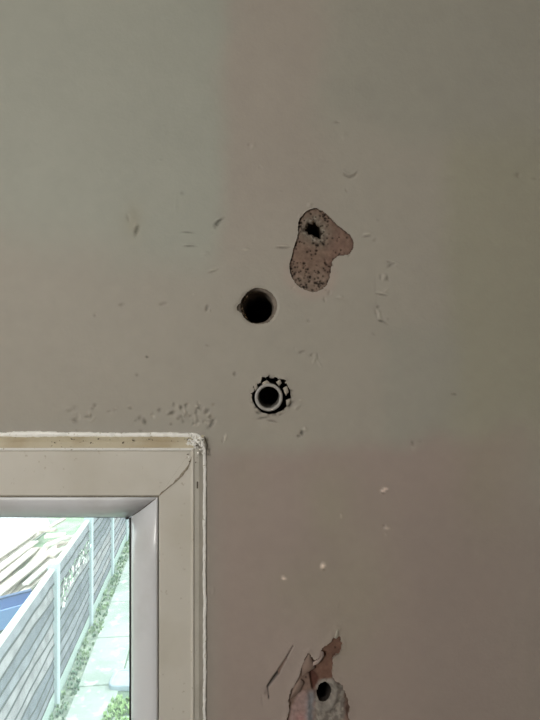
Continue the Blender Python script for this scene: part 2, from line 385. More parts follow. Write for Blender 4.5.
def under_c(X, Y):
    dh = poly_sdf(P_HOLE_A, X, Y)
    b = np.zeros(X.shape+(3,)); b[:] = C(.225, .155, .118)
    def lay(k, c):
        nonlocal b
        b = b*(1-k[..., None])+C(*c)*k[..., None]
    lay(ss(258, 285, Y+4*fbm(X/8, Y/8, 5))*.6, (.255, .205, .165))
    lay(ss(322, 336, X+4*fbm(X/8, Y/8, 6))*.8, (.215, .140, .110))
    lay(np.exp(-((dh)/9)**2)*.8, (.205, .178, .142))
    lay(np.exp(-((dh-2.6)/1.8)**2)*ss(-.2, .4, fbm(X/2.5, Y/2.5, 12, 2))*.8, (.36, .325, .27))
    b *= (1+.35*fbm(X/3, Y/3, 130, 3))[..., None]
    b *= (1-.8*np.clip(pits(X, Y), 0, 1))[..., None]
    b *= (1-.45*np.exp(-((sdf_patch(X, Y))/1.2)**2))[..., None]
    return np.clip(b, .01, .9)
sdfA = lambda X, Y: np.where(np.abs(X) < 1e5, poly_sdf(P_HOLE_A, X, Y), 0)+.5*fbm(X/1.8, Y/1.8, 14, 2)
under_lip = lambda px, py: (np.full(len(px), .006), np.tile(C(.16, .13, .10), (len(px), 1)))
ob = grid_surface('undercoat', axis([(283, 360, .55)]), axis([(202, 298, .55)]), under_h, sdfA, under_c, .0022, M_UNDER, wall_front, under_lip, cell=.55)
tag(ob, 'pitted pinkish brown bare plaster patch with a small ragged hole')

# torn place at the lower edge: brown coat, pale pink coat and a lump of grey mortar round a hole
HB = (324, 692.5)
def torn_hole(X, Y): return np.hypot((X-HB[0]-.12*(692-Y))/7.0, (Y-HB[1])/9.6)
def sdfB(X, Y): return (torn_hole(X, Y)-1)*7+.6*fbm(X/2.5, Y/2.5, 15, 2)
P_LUMP = smooth_poly([(316,686),(322,680),(331,679),(341,683),(347,692),(349,706),(352,725),(350,748),(312,748),(314,720),(315,704)])
P_PINK = smooth_poly([(300,692),(306,690),(309,697),(311,708),(311,745),(287,745),(289,722),(293,703)])
P_WEDGE = smooth_poly([(309,670),(314,672),(320,680),(317,688),(313,692),(311,684)])
def torn_h(X, Y):
    lump = ss(1.5, -5, poly_sdf(P_LUMP, X, Y)+fbm(X/4, Y/4, 16, 3)*1.5)
    th = torn_hole(X, Y)
    h = .7*fbm(X/9, Y/9, 140, 3)+.15*fbm(X/2, Y/2, 141, 3)
    h = h+lump*(3.8+.8*fbm(X/5, Y/5, 142, 3)+.5*fbm(X/1.8, Y/1.8, 143, 2))+2.2*lump*np.exp(-((th-1.75)/.45)**2)
    h = h-2.5*np.exp(-((th-1)/.35)**2)*(th < 1.4)
    pk = ss(1.5, -3, poly_sdf(P_PINK, X, Y)+fbm(X/4, Y/4, 17, 3)*1.5); h = h+1.9*pk
    wd = ss(1.0, -1.0, poly_sdf(P_WEDGE, X, Y)); h = h-1.2*wd-1.5*wd*ss(318, 311, X)
    d, t = seg_d(X+1.2*vn(Y/5, X/5, 19), Y, (323, 655), (309, 672)); h = h-2.0*np.exp(-(d/1.3)**2)
    left = ss(2, -2, (X-312)+(Y-668)*-.25)*ss(700, 690, Y); h = h+1.2*left*(1-wd)
    return h
def torn_c(X, Y):
    b = np.zeros(X.shape+(3,)); b[:] = C(.180, .103, .075)
    def lay(k, c):
        nonlocal b
        b = b*(1-k[..., None])+C(*c)*k[..., None]
    lay(ss(314, 305, X-(Y-668)*.15)*.8, (.225, .160, .130))
    lay(ss(1.5, -2, poly_sdf(P_PINK, X, Y)+fbm(X/4, Y/4, 17, 3)*1.5), (.34, .245, .225))
    lay(np.exp(-((X-301+ (Y-720)*.1)/6)**2-((Y-722)/9)**2)*.6, (.42, .20, .19))
    k = np.exp(-((X-311+(Y-700)*.08+2*fbm(Y/5, X/5, 3))/4)**2)*ss(688, 696, Y); lay(k*.9, (.25, .26, .275))
    lay(ss(1.0, -1.0, poly_sdf(P_WEDGE, X, Y)), (.105, .048, .036))  # wedge crack's shadow painted as dark brown
    d, t = seg_d(X+1.2*vn(Y/5, X/5, 19), Y, (323, 655), (309, 672)); lay(np.exp(-(d/1.6)**2)*.8, (.07, .035, .028))  # jagged shadow along the broken coat painted in
    lump = ss(1.5, -3, poly_sdf(P_LUMP, X, Y)+fbm(X/4, Y/4, 16, 3)*1.5); lay(lump, (.215, .190, .165))
    lay(lump*ss(-.1, .4, fbm(X/3.2, Y/3.2, 18, 3))*.85, (.34, .31, .27))
    lay(lump*ss(342, 347, X+fbm(X/4, Y/4, 20, 2)*2)*.8, (.22, .13, .10))
    lay(lump*np.exp(-((torn_hole(X, Y)-1.55)/.35)**2)*.7, (.28, .26, .23))
    b *= (1+.25*fbm(X/3, Y/3, 150, 3))[..., None]
    for x, y in ((341, 641), (335.5, 648.5), (306, 678)):
        b *= (1-.8*np.exp(-((X-x)**2+(Y-y)**2)/1.2))[..., None]
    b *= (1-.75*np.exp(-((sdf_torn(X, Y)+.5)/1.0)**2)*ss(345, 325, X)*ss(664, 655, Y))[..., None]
    return np.clip(b, .01, .9)
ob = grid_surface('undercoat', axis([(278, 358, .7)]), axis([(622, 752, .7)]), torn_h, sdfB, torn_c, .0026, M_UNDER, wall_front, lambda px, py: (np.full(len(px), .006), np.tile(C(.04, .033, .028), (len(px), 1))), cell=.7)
tag(ob, 'torn brown and pink bare plaster with a grey mortar lump round a dark hole')

# pale flakes of paint still hanging at the torn place and round the pipe hole
def flake(P, d0, th, curl, m, parent, name='paint_flake'):
    """small curled shard: polygon in px, front face d0 mm proud of the wall"""
    P = np.array(P, float); P = np.stack([P, (P+np.roll(P, -1, 0))/2+R.uniform(-.35, .35, P.shape)], 1).reshape(-1, 2); c = P.mean(0); mb = MB(); n = len(P)
    def pt(p, back):
        q = (p-c); lift = curl*(q@q)/max(1, (np.abs(P-c).max())**2)
        return W(p[0], p[1], (-(d0+lift)+(th if back else 0))/1000.)
    v = [pt(c, 0)]+[pt(p, 0) for p in P]+[pt(p, 1) for p in P]+[pt(c, 1)]
    f = []
    for k in range(n):
        a, b = 1+k, 1+(k+1) % n
        f += [(0, b, a), (a, b, b+n, a+n), (2*n+1, a+n, b+n)]
    mb.add(v, f); return mb.build(name, m, parent, True)
M_FLAKE = mat('paint_flake_pale', (.42, .33, .29), .8, bump=(400, .4, .001))
M_FLAKE2 = mat('paint_flake_wall', (.40, .365, .305), .8, bump=(400, .4, .001))
M_FLAKE3 = mat('paint_flake_brown', (.25, .18, .145), .85, bump=(400, .4, .001))
flake([(313,662),(318,661),(322,655),(320,651),(323.5,652),(324,656),(318,664),(313,666)], 1.6, .9, .8, M_FLAKE, wall_front)
flake([(302,666),(309,653),(313,662),(315,668),(310,671),(302,676)], 0.6, 1.2, .6, M_FLAKE3, wall_front)
flake([(294,686),(300,679),(304,682),(300,692),(293,697),(290,699)], 0.4, 1.2, .5, M_FLAKE3, wall_front)
flake([(336,630),(338.5,629),(339,636),(336,639),(334,638)], .6, .8, .4, M_FLAKE2, wall_front)
for P in ([(262,383),(267,380),(270,383),(268,386.5),(263,386)], [(283,388),(287,386),(289,392),(286,396),(284,392)],
          [(286,400),(291,398),(290,404),(287,407)], [(276,382),(280,379),(282,383),(279,386)], [(254,386),(257,383),(258,388),(255,391)]):
    flake(P, .7, .9, .9, M_FLAKE2, wall_front)

# bores behind the holes: flange, tube, closed end
def bore(cx, cy, prof, n, c0, seed, name='bore', sx=1.0, sy=1.0, par=None):
    mb = MB(); v = []; cols = []
    for k, (r, d) in enumerate(prof):
        for j in range(n):
            a = 2*math.pi*j/n
            rr = r*(1+.05*float(vn(np.array(a*2.2), np.array(d*.06+k*.3), seed)))+.35*float(vn(np.array(a*6.), np.array(k*1.3), seed+1))
            v.append(((cx+rr*sx*math.cos(a)-270)/1000., d/1000., CZ-(cy+rr*sy*math.sin(a)-360)/1000.))
            g = 1+.35*float(vn(np.array(a*5.), np.array(k*.9), seed+2)); cols.append([q*g for q in c0])
    f = []
    for k in range(len(prof)-1):
        for j in range(n):
            a = k*n+j; b = k*n+(j+1) % n; f.append((a, a+n, b+n, b))
    v.append(((cx-270)/1000., prof[-1][1]/1000., CZ-(cy-360)/1000.)); cols.append(c0); e = len(v)-1
    for j in range(n): f.append(((len(prof)-1)*n+j, e, (len(prof)-1)*n+(j+1) % n))
    mb.add(v, f); me = mb.mesh(name)
    at = me.color_attributes.new('Col', 'FLOAT_COLOR', 'POINT')
    at.data.foreach_set('color', np.concatenate([np.clip(np.array(cols), 0, 1), np.ones((len(cols), 1))], 1).astype(np.float32).ravel())
    return link(name, me, M_BORE, par or wall_front, True)
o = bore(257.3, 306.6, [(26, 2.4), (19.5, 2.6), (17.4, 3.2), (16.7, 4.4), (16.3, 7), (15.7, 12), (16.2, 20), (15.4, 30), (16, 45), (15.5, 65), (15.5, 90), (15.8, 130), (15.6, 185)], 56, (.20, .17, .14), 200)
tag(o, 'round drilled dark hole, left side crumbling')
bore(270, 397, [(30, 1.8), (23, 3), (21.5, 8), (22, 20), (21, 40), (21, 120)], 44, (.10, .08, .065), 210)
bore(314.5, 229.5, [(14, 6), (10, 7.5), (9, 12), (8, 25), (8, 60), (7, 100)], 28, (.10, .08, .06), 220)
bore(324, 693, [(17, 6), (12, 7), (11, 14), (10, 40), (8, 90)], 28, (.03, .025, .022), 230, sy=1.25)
# crumbs of mortar lying in the left side of the round hole
mb = MB()
for k in range(26):
    a = R.uniform(2.3, 4.0); d = R.uniform(4, 16); r = 15.3
    c = np.array(((257+r*math.cos(a)-270)/1000., d/1000., CZ-(306.8+r*math.sin(a)-360)/1000.)); s = R.uniform(.6, 1.7)/1000.
    v = [c+s*np.array(q)*R.uniform(.7, 1.3) for q in ((1,0,0),(-1,0,0),(0,1,0),(0,-1,0),(0,0,1),(0,0,-1))]
    mb.add(v, [(0,3,4),(3,1,4),(1,2,4),(2,0,4),(3,0,5),(1,3,5),(2,1,5),(0,2,5)])
ob = mb.build('mortar_crumb', mat('brown_mortar', (.24, .17, .11), .95), wall_front); ob['kind'] = 'stuff'

# ------------------------------------------------------------------ setting: rest of the room and outer skin
def struct_box(name, a, b, m, parent=None):
    mb = MB(); mb.box(a, b); o = mb.build(name, m, parent)
    if parent is None: o['kind'] = 'structure'
    return o
ZC = 2.5
struct_box('floor', (-1.4, -3.1, -.12), (1.6, .3, 0), M_FLOOR)
struct_box('ceiling', (-1.5, -3.1, ZC), (1.6, .3, ZC+.12), M_CEIL)
struct_box('wall_left', (-1.5, -3.1, 0), (-1.4, 0, ZC), M_ROOM)
struct_box('wall_right', (1.5, -3.1, 0), (1.6, 0, ZC), M_ROOM)
struct_box('wall_back', (-1.4, -3.1, 0), (1.5, -3.0, ZC), M_ROOM)
xl, xr = -.67, -.0637; zt, zb = 2-.0735, 2-1.174
for a, b in (((-1.5, .19, 0), (xl, .30, ZC)), ((xr, .19, 0), (1.6, .30, ZC)), ((xl, .19, zt), (xr, .30, ZC)), ((xl, .19, 0), (xr, .30, zb))):
    struct_box('masonry', a, b, M_BRICK, wall_front)

# ------------------------------------------------------------------ window
window = empty('window_1', ((xl+xr)/2, 0.02, zb)); window['kind'] = 'structure'
bpy.context.view_layer.update()
def put(o):
    o.parent = window; o.matrix_parent_inverse = window.matrix_world.inverted(); return o
def corner4(px, py, d):
    """the four corners (top right, bottom right, bottom left, top left) of one profile line"""
    p = W(px, py, d); ox = p.x-xr; oz = zt-p.z
    return [Vector((p.x, d, p.z)), Vector((p.x, d, zb+oz)), Vector((xl-ox, d, zb+oz)), Vector((xl-ox, d, p.z))]
def mitred(names, prof, mats, seg=14, gap=.0005, wob=0.0, smooth=False):
    """four mitred lengths from a profile given as px, py, depth at the top right corner"""
    cs = [corner4(*p) for p in prof]
    outs = []
    for k in range(4):                       # 0 right, 1 bottom, 2 left, 3 top
        v = []; f = []
        for c in cs:
            a, b = c[k], c[(k+1) % 4]; e = (b-a).normalized()
            a = a+e*gap; b = b-e*gap
            for s in range(seg+1):
                p = a.lerp(b, s/seg)
                if wob: p = p+Vector((0, wob*float(vn(np.array(s*.7+k*9), np.array(prof.index(prof[0])+1.3*k), 4)), 0))
                v.append(p)
        for r in range(len(cs)-1):
            for s in range(seg):
                i = r*(seg+1)+s; f.append((i+seg+1, i+seg+2, i+1, i))
        mb = MB(); mb.add(v, f); o = mb.build(names[k % 2], mats[k % 2], None); put(o); outs.append(o)
        md = o.modifiers.new('solid', 'SOLIDIFY'); md.thickness = .0016; md.offset = -1 if True else 1
        for p in o.data.polygons: p.use_smooth = smooth
    return outs
N2 = ('stile', 'rail')
# sloping dirty rebate between plaster and frame face
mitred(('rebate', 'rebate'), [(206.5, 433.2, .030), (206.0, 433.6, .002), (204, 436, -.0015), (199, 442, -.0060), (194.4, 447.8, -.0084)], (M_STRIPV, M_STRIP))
# frame face with a small raised outer arris
mitred(('frame_stile', 'frame_rail'), [(192.2, 450.4, -.0092), (190.6, 451.4, -.0080), (160, 494.8, -.0080), (159, 495.6, -.0076), (158.6, 496, -.004), (158.3, 496.6, .004)], (M_FRAME, M_FRAME), gap=.00006)
mitred(('arris', 'arris'), [(194.6, 447.8, -.0070), (194.2, 448.0, -.0088), (193.4, 448.9, -.0097), (192.2, 450.4, -.0092)], (M_FRAME, M_LINE))  # rails' arris coloured white to paint the highlight along the edge
# glazing beads, rounded towards the pane
mitred(('glazing_bead', 'glazing_bead'), [(158.3, 496.7, .004), (158.0, 497.0, -.0065), (157.2, 497.6, -.0082), (155.6, 498.8, -.0086), (153.6, 500.2, -.0087), (150.0, 503.0, -.0083), (144.5, 507.4, -.0062), (138, 512.0, -.0018), (133.8, 514.6, .0030), (132.2, 515.8, .0060), (131.4, 516.8, .0095), (131, 517.2, .0150)], (M_BEAD, M_BEAD), smooth=True)
mitred(('light_leak_backing', 'light_leak_backing'), [(196, 446, -.0052), (160, 494, -.0052), (158, 497, -.003), (150, 503, -.0015), (138, 512, .005), (133, 515.5, .012), (132.5, 516, .03)], (M_GRIME, M_GRIME), gap=0)  # dark backing added behind the mitres to stop light leaking through
# black gasket and glass
g = mitred(('gasket', 'gasket'), [(131.0, 517.2, .0135), (129.2, 517.6, .0135), (129.2, 517.6, .020)], (M_GASK, M_GASK), seg=2)
mb = MB(); q = W(127.4, 518.6, .0128); mb.box((q.x-.0018, .0115, q.z-.0006), (q.x+.0016, .0135, q.z+.0018), .0003); put(mb.build('gasket_corner', M_GASK))
cg = corner4(134, 512, .016); gm = bpy.data.materials.new('glare_veiled_glass'); gm.use_nodes = True
n = gm.node_tree; n.nodes.clear(); out = n.nodes.new('ShaderNodeOutputMaterial')
tr = n.nodes.new('ShaderNodeBsdfTransparent'); tr.inputs[0].default_value = (.96, .985, .975, 1)
gl = n.nodes.new('ShaderNodeBsdfGlossy'); gl.inputs['Roughness'].default_value = .02
fr = n.nodes.new('ShaderNodeFresnel')
gb = n.nodes.new('ShaderNodeNewGeometry'); mr = n.nodes.new('ShaderNodeMapRange')      # same reflectance entering and leaving the pane
mr.inputs['To Min'].default_value = 1.45; mr.inputs['To Max'].default_value = 1/1.45
n.links.new(gb.outputs['Backfacing'], mr.inputs['Value']); n.links.new(mr.outputs[0], fr.inputs[0])
mx = n.nodes.new('ShaderNodeMixShader'); n.links.new(fr.outputs[0], mx.inputs[0]); n.links.new(tr.outputs[0], mx.inputs[1]); n.links.new(gl.outputs[0], mx.inputs[2])
tl = n.nodes.new('ShaderNodeBsdfTranslucent'); tl.inputs[0].default_value = (.85, .95, .93, 1)
m2 = n.nodes.new('ShaderNodeMixShader'); m2.inputs[0].default_value = .07  # small translucent share lays a haze of glare over the garden view
n.links.new(mx.outputs[0], m2.inputs[1]); n.links.new(tl.outputs[0], m2.inputs[2]); n.links.new(m2.outputs[0], out.inputs[0])
mb = MB(); mb.box((cg[2].x, .016, cg[1].z), (cg[0].x, .020, cg[0].z)); pane = put(mb.build('pane', gm))

# rough white paint edge all round the opening
mb = MB(); pts = []
def rr_path():
    r = 12.5; L = []
    x = -398.
    while x < WX-r: L.append((x, WY+1.6+(.9*float(vn(np.array(x/40.), np.array(.5), 3))), 0)); x += 2.0
    for k in range(13):
        a = math.radians(90-90*k/12); L.append((WX-2.0-r+r*math.cos(a), WY+1.6+r-r*math.sin(a), 0))
    y = WY+r+2
    while y < 1530: L.append((WX-2.1+.5*float(vn(np.array(y/30.), np.array(.5), 5)), y, 0)); y += 2.0 if y < 760 else 25.
    return L
L = rr_path(); v = []; f = []; ns = 9
for i, (x, y, _) in enumerate(L):
    p0 = L[max(0, i-1)]; p1 = L[min(len(L)-1, i+1)]; tx, ty = p1[0]-p0[0], p1[1]-p0[1]; l = math.hypot(tx, ty); nx_, ny_ = ty/l, -tx/l
    wd = 2.3+.6*float(fbm(np.array(i/2.3), np.array(.2), 33, 2)); hh = 1.5+.9*float(fbm(np.array(i/1.7), np.array(.7), 34, 2))
    if 205 < i < 228: wd += .9
    for k in range(ns):
        a = math.pi*k/(ns-1); o_ = -math.cos(a)*wd+.25*float(vn(np.array(i*.9), np.array(k*.8), 6)); d = -(math.sin(a)**.6)*hh/1000.-.0022
        q = W(x+nx_*o_, y+ny_*o_, 0); v.append((q.x, d+.0012 if 0 < k < ns-1 else .002, q.z))
for i in range(len(L)-1):
    for k in range(ns-1):
        a = i*ns+k; f.append((a, a+ns, a+ns+1, a+1))
mb.add(v, f); put(mb.build('paint_edge', M_LINE, None, True))
# flaking paint crumbs in the upper right corner and specks of dirt on the rebate
def crumbs(name, n_, fn, m):
    mb = MB()
    for k in range(n_):
        x, y, d, s, e = fn(); a = R.uniform(0, math.pi)
        c = W(x, y, d); M_ = Matrix.Translation(c) @ Matrix.Rotation(a, 4, 'Y')
        v = [M_ @ (Vector(q)*s*R.uniform(.7, 1.3)/1000.) for q in ((e,0,0),(-e,0,0),(0,.6,0),(0,-.6,0),(0,0,1),(0,0,-1))]
        mb.add(v, [(0,3,4),(3,1,4),(1,2,4),(2,0,4),(3,0,5),(1,3,5),(2,1,5),(0,2,5)])
    o = mb.build(name, m); o['kind'] = 'stuff'; return put(o)
def f1():
    t = R.rand()**1.3; return (R.uniform(187, 205.5), 437+R.rand()*20*(1 if R.rand() < .4 else .55), -.0065-.003*R.rand(), R.uniform(.5, 1.5), R.uniform(1, 2.4))
crumbs('paint_crumb', 60, f1, M_LINE)
def f2(): return (R.uniform(187, 203), R.uniform(440, 466), -.0092, R.uniform(.35, .9), R.uniform(1, 3))
crumbs('dirt_speck', 7, f2, M_DARK)
def f3():
    x = R.uniform(0, 190); return (x, R.uniform(438, 447), -.0070, R.uniform(.3, .8), R.uniform(1, 2.5))
crumbs('dirt_speck', 26, f3, M_DARK)
# dark chip on the right side and grime along the mitre
mb = MB(); q = W(197.2, 485, -.0068); mb.box((q.x-.0008, q.y-.0005, q.z-.0035), (q.x+.0008, q.y+.002, q.z+.0035), .0004); put(mb.build('dark_chip', M_DARK))
def grime(pts, w_, d, m=M_DARK):
    mb = MB(); v = []; f = []
    for i, (x, y, s) in enumerate(pts):
        p = W(x, y, d); v += [p+Vector((-s*.5, 0, s*.5))*.001*w_, p+Vector((0, -.0004, 0)), p+Vector((s*.5, 0, -s*.5))*.001*w_]
    for i in range(len(pts)-1):
        a = i*3; f += [(a, a+3, a+4, a+1), (a+1, a+4, a+5, a+2)]
    mb.add(v, f); return put(mb.build('grime_line', m))
grime([(158.5,496.5,.6),(162,492.5,1.1),(166,489.5,.6),(170,486,.9),(173,484,.6),(176,480.5,1.5),(179,478,1.1),(182,474.5,1.9),(184.5,471,1.3),(187,468.5,1.6),(189,464.5,.6),(190.4,461,.9),(191.6,457,.4),(192.3,453,.6)], 1.0, -.0084, M_GRIME)

# ------------------------------------------------------------------ pipe
pipe = empty('overflow_pipe', W(268.8, 397.5, 0)); bpy.context.view_layer.update()
tag(pipe, 'grey plastic pipe end set in the ragged hole right above the window corner', 'pipe')
def lathe(name, cx, cy, prof, n, m, parent):
    mb = MB(); v = []; f = []
    for r, d in prof:
        for j in range(n):
            a = 2*math.pi*j/n; v.append(((cx+r*math.cos(a)-270)/1000., d/1000., CZ-(cy+r*math.sin(a)-360)/1000.))
    for k in range(len(prof)-1):
        for j in range(n):
            a = k*n+j; b = k*n+(j+1) % n; f.append((a, a+n, b+n, b))
    mb.add(v, f); o = mb.build(name, m, parent, True); o.matrix_parent_inverse = parent.matrix_world.inverted(); return o
lathe('pipe_wall', 268.8, 397.3, [(14.1, 118), (14.1, 0), (13.9, -1.4), (13.2, -2.0), (11.6, -2.0), (10.9, -1.4), (10.6, 0), (10.5, 8), (10.5, 118)], 56, M_PIPE, pipe)
M_PIPE_IN = mat('dirty_pipe_bore', (.30, .285, .25), .8, var=(200, (.15, .14, .12), .4, .6))
lathe('pipe_bore', 268.8, 397.3, [(10.45, 2.5), (10.4, 60), (10.4, 116), (.2, 116.5)], 40, M_PIPE_IN, pipe)

# ------------------------------------------------------------------ garden below
M_GRASS = mat('garden_grass', (.27, .38, .24), .9, var=(3, (.40, .47, .34), .4, .6), bump=(30, .8, .03))
M_SOIL = mat('weedy_soil', (.22, .26, .20), .95, var=(7, (.40, .44, .34), .42, .58), bump=(25, .8, .03))
M_SLAB = mat('concrete_slab', (.47, .51, .45), .85, var=(1.7, (.36, .41, .35), .42, .62), dirt=(7, (.62, .63, .57), .55, .65), bump=(40, .3, .004))
M_JOINT = mat('mossy_joint', (.19, .25, .18), .95)
M_POST = mat('concrete_post', (.42, .48, .50), .85, bump=(30, .2, .004))
M_RAIL = mat('pale_capping', (.58, .60, .55), .7)
M_GRAVEL = mat('gravel_board_concrete', (.34, .41, .37), .85, bump=(30, .2, .004))
M_SLATS = [mat('weathered_fence_board', c, .9, var=(5, d, .4, .65), bump=(40, .4, .004)) for c, d in
           (((.150, .155, .180), (.10, .10, .12)), ((.22, .22, .245), (.15, .15, .17)), ((.30, .28, .29), (.19, .175, .185)))]
def hgrid(name, x0, x1, y0, y1, z, st, amp, m, seed=0):
    xs = np.arange(x0, x1+st/2, st); ys = np.arange(y0, y1+st/2, st); X, Y = np.meshgrid(xs, ys)
    Z = z+amp*fbm(X/1.5, Y/1.5, seed, 4); V = np.stack([X, Y, Z], -1).reshape(-1, 3); ny, nx = X.shape
    f = [(j*nx+i, j*nx+i+1, (j+1)*nx+i+1, (j+1)*nx+i) for j in range(ny-1) for i in range(nx-1)]
    mb = MB(); mb.add(V.tolist(), f); return mb.build(name, m, None, True)
tag(hgrid('lawn', -16, 10, .3, 34, GZ-.03, .5, .03, M_GRASS), kind='structure')

F0 = Vector((-2.52, 6.49-D0, 0)); FD = Vector((-.23, 1.96, 0)); FU = FD.normalized(); FN = Vector((FU.y, -FU.x, 0))   # FN: towards the path
fence = empty('garden_fence', F0+Vector((0, 0, GZ))); bpy.context.view_layer.update()
tag(fence, 'grey lapped timber garden fence with pale concrete posts beside the path', 'fence')
def fp(o): o.parent = fence; o.matrix_parent_inverse = fence.matrix_world.inverted(); return o
def frame_M(o_): return Matrix(((FN.x, FU.x, 0, o_.x), (FN.y, FU.y, 0, o_.y), (0, 0, 1, GZ), (0, 0, 0, 1)))
pm = MB(); pm.box((-.045, -.05, -.05), (.075, .05, 1.66), .012); post_me = pm.mesh('post'); post_me.materials.append(M_POST)
for k in range(-2, 6):
    o = link('post', post_me, None); o.matrix_world = frame_M(F0+FD*k); fp(o)
BL = FD.length
SLM = []
M_BARK_SHADE = mat('bark_and_lap_shadow', (.045, .045, .05), .95)  # dark wavy board edge, also paints the shadow line under each lap
for mi, mm in enumerate(M_SLATS):
    for q in range(2):
        v = []; f = []; nseg = 10
        for i in range(nseg+1):
            y = .045+(BL-.09)*i/nseg; wv = .024*float(vn(np.array(i*.8), np.array(q+mi*3.), 55))
            v += [(.034, y, -.010+wv), (.030, y, .016+wv*1.2), (.008, y, .150), (.0, y, .150), (.016, y, -.010+wv)]
        for i in range(nseg):
            a = i*5
            for k in range(5): f.append((a+k, a+5+k, a+5+(k+1) % 5, a+(k+1) % 5))
        f += [(0, 1, 2, 3, 4), (nseg*5+4, nseg*5+3, nseg*5+2, nseg*5+1, nseg*5)]
        mb = MB(); mb.add(v, f); me = mb.mesh('slat'); me.materials.append(mm); me.materials.append(M_BARK_SHADE)
        for i in range(nseg): me.polygons[i*5].material_index = 1; SLM.append(me)
NR = 10
for k in range(-2, 5):
    base = F0+FD*k
    mb = MB(); mb.box((-.02, .045, -.02), (.035, BL-.045, .17), .006); o = mb.build('gravel_board', M_GRAVEL); o.matrix_world = frame_M(base); fp(o)
    for r in range(NR):
        o = link('slat', SLM[R.randint(len(SLM))], None)
        o.matrix_world = frame_M(base) @ Matrix.Translation((R.uniform(-.002, .003), 0, .18+r*.138)) @ Matrix.Rotation(R.uniform(-.003, .003), 4, 'X'); fp(o)
    mb = MB(); mb.box((-.03, .04, 1.565), (.035, BL-.04, 1.60), .008); o = mb.build('capping_rail', M_RAIL); o.matrix_world = frame_M(base); fp(o)
    for yy in (.5, 1.0, 1.5):
        mb = MB(); mb.box((-.045, yy-.02, .17), (-.005, yy+.02, 1.57)); o = mb.build('batten', M_SLATS[2]); o.matrix_world = frame_M(base); fp(o)

# garden path of slabs
path = empty('garden_path', (-1.9, 6.5, GZ)); path['kind'] = 'structure'; bpy.context.view_layer.update()
def pp(o): o.parent = path; o.matrix_parent_inverse = path.matrix_world.inverted(); return o
PD = FU; PN = FN
def PM(o_, z=0): return Matrix(((PN.x, PD.x, 0, o_.x), (PN.y, PD.y, 0, o_.y), (0, 0, 1, GZ+z), (0, 0, 0, 1)))
PO = F0+FN*.21
mb = MB(); mb.box((0, -6, -.06), (1.7, 16, -.004)); o = mb.build('joint_bed', M_JOINT); o.matrix_world = PM(PO); pp(o)
cols = [(0, .50, 6.83-6.49+.0, 1.20), (.52, 1.02, 6.83-6.49+.56, .60), (1.04, 1.64, 6.83-6.49+.25, .60)]
for ci, (a, b, off, ln) in enumerate(cols):
    k0 = int(-4/ln)
    for k in range(k0, int(10/ln)):
        y0 = off+k*ln
        wy = (PO+PD*y0).y
        if ci == 2 and 5.2 < wy < 8.6: continue          # grass square with the round stone
        if ci == 1 and 5.2 < wy < 6.15: continue
        mb = MB(); mb.box((a, y0, -.03), (b, y0+ln-.02, .012), .008); o = mb.build('slab', M_SLAB)
        o.matrix_world = PM(PO, R.uniform(-.003, .004)) @ Matrix.Rotation(R.uniform(-.004, .004), 4, 'Z'); pp(o)
# rounded pale blue grey cover beside the path
g0 = G(125, 682); mb = MB(); n = 28; v = []; f = []
def rrect(hx, hy, r, z):
    L = []
    for cx, cy, a0 in ((hx-r, hy-r, 0), (-hx+r, hy-r, 90), (-hx+r, -hy+r, 180), (hx-r, -hy+r, 270)):
        for k in range(7):
            a = math.radians(a0+15*k); L.append((cx+r*math.cos(a), cy+r*math.sin(a), z))
    return L
for hx, hy, r, z in ((.24, .19, .09, -.02), (.24, .19, .09, .035), (.232, .182, .085, .045), (.205, .155, .07, .045), (.20, .15, .07, .038)): v += rrect(hx, hy, r, z)
for k in range(4):
    for j in range(n): f.append((k*n+j, k*n+(j+1) % n, (k+1)*n+(j+1) % n, (k+1)*n+j))
f.append(tuple(4*n+j for j in range(n))); mb.add(v, f)
cv = mb.build('inspection_cover', mat('blue_grey_cover', (.45, .53, .60), .6, var=(8, (.38, .45, .5), .4, .7)), None)
cv.location = (g0.x+.07, g0.y, GZ+.02); tag(cv, 'pale blue grey cover with rounded corners set beside the path slabs', 'cover')

# grass tufts: in the strip along the fence and in the square right of the path
def tufts(name, n_, fn, hgt, m, label):
    mb = MB()
    for k in range(n_):
        p = fn(); 
        for j in range(5):
            a = R.uniform(0, 6.28); h = hgt*R.uniform(.5, 1.2); w_ = R.uniform(.008, .016); c, s = math.cos(a), math.sin(a)
            t = p+Vector((c*h*.6, s*h*.6, h)); md = p+Vector((c*h*.2, s*h*.2, h*.6)); o_ = Vector((-s, c, 0))*w_
            mb.add([p-o_, p+o_, md+o_*.8, md-o_*.8, t], [(0, 1, 2, 3), (3, 2, 4)])
    o = mb.build(name, m); tag(o, label, 'weeds' if 'weed' in label else 'grass', kind='stuff'); return o
M_WEED = mat('weed_leaf', (.30, .40, .22), .8, var=(5, (.13, .22, .14), .45, .55))
M_WEEDD = mat('weed_leaf_dark', (.10, .20, .10), .8, var=(5, (.18, .28, .15), .4, .6))
M_TURF = mat('turf_blade', (.26, .42, .14), .8, var=(6, (.36, .50, .22), .4, .6))
mb = MB(); mb.box((.04, -6, -.05), (.23, 12, .0)); o = mb.build('soil_strip', M_SOIL); o.matrix_world = PM(F0); tag(o, kind='structure')
def ft1():
    y = R.uniform(-4.5, 9); return F0+FU*y+FN*(.05+.17*R.rand()**1.2+.03*math.sin(y*4))+Vector((0, 0, GZ))
tufts('weeds', 620, ft1, .05, M_WEED, 'low green weeds growing between the fence foot and the path')
def ft2():
    return Vector((R.uniform(-1.86, -.9), R.uniform(5.0, 6.05), GZ))
tufts('turf', 900, ft2, .05, M_TURF, 'bright green grass square below the rounded cover')

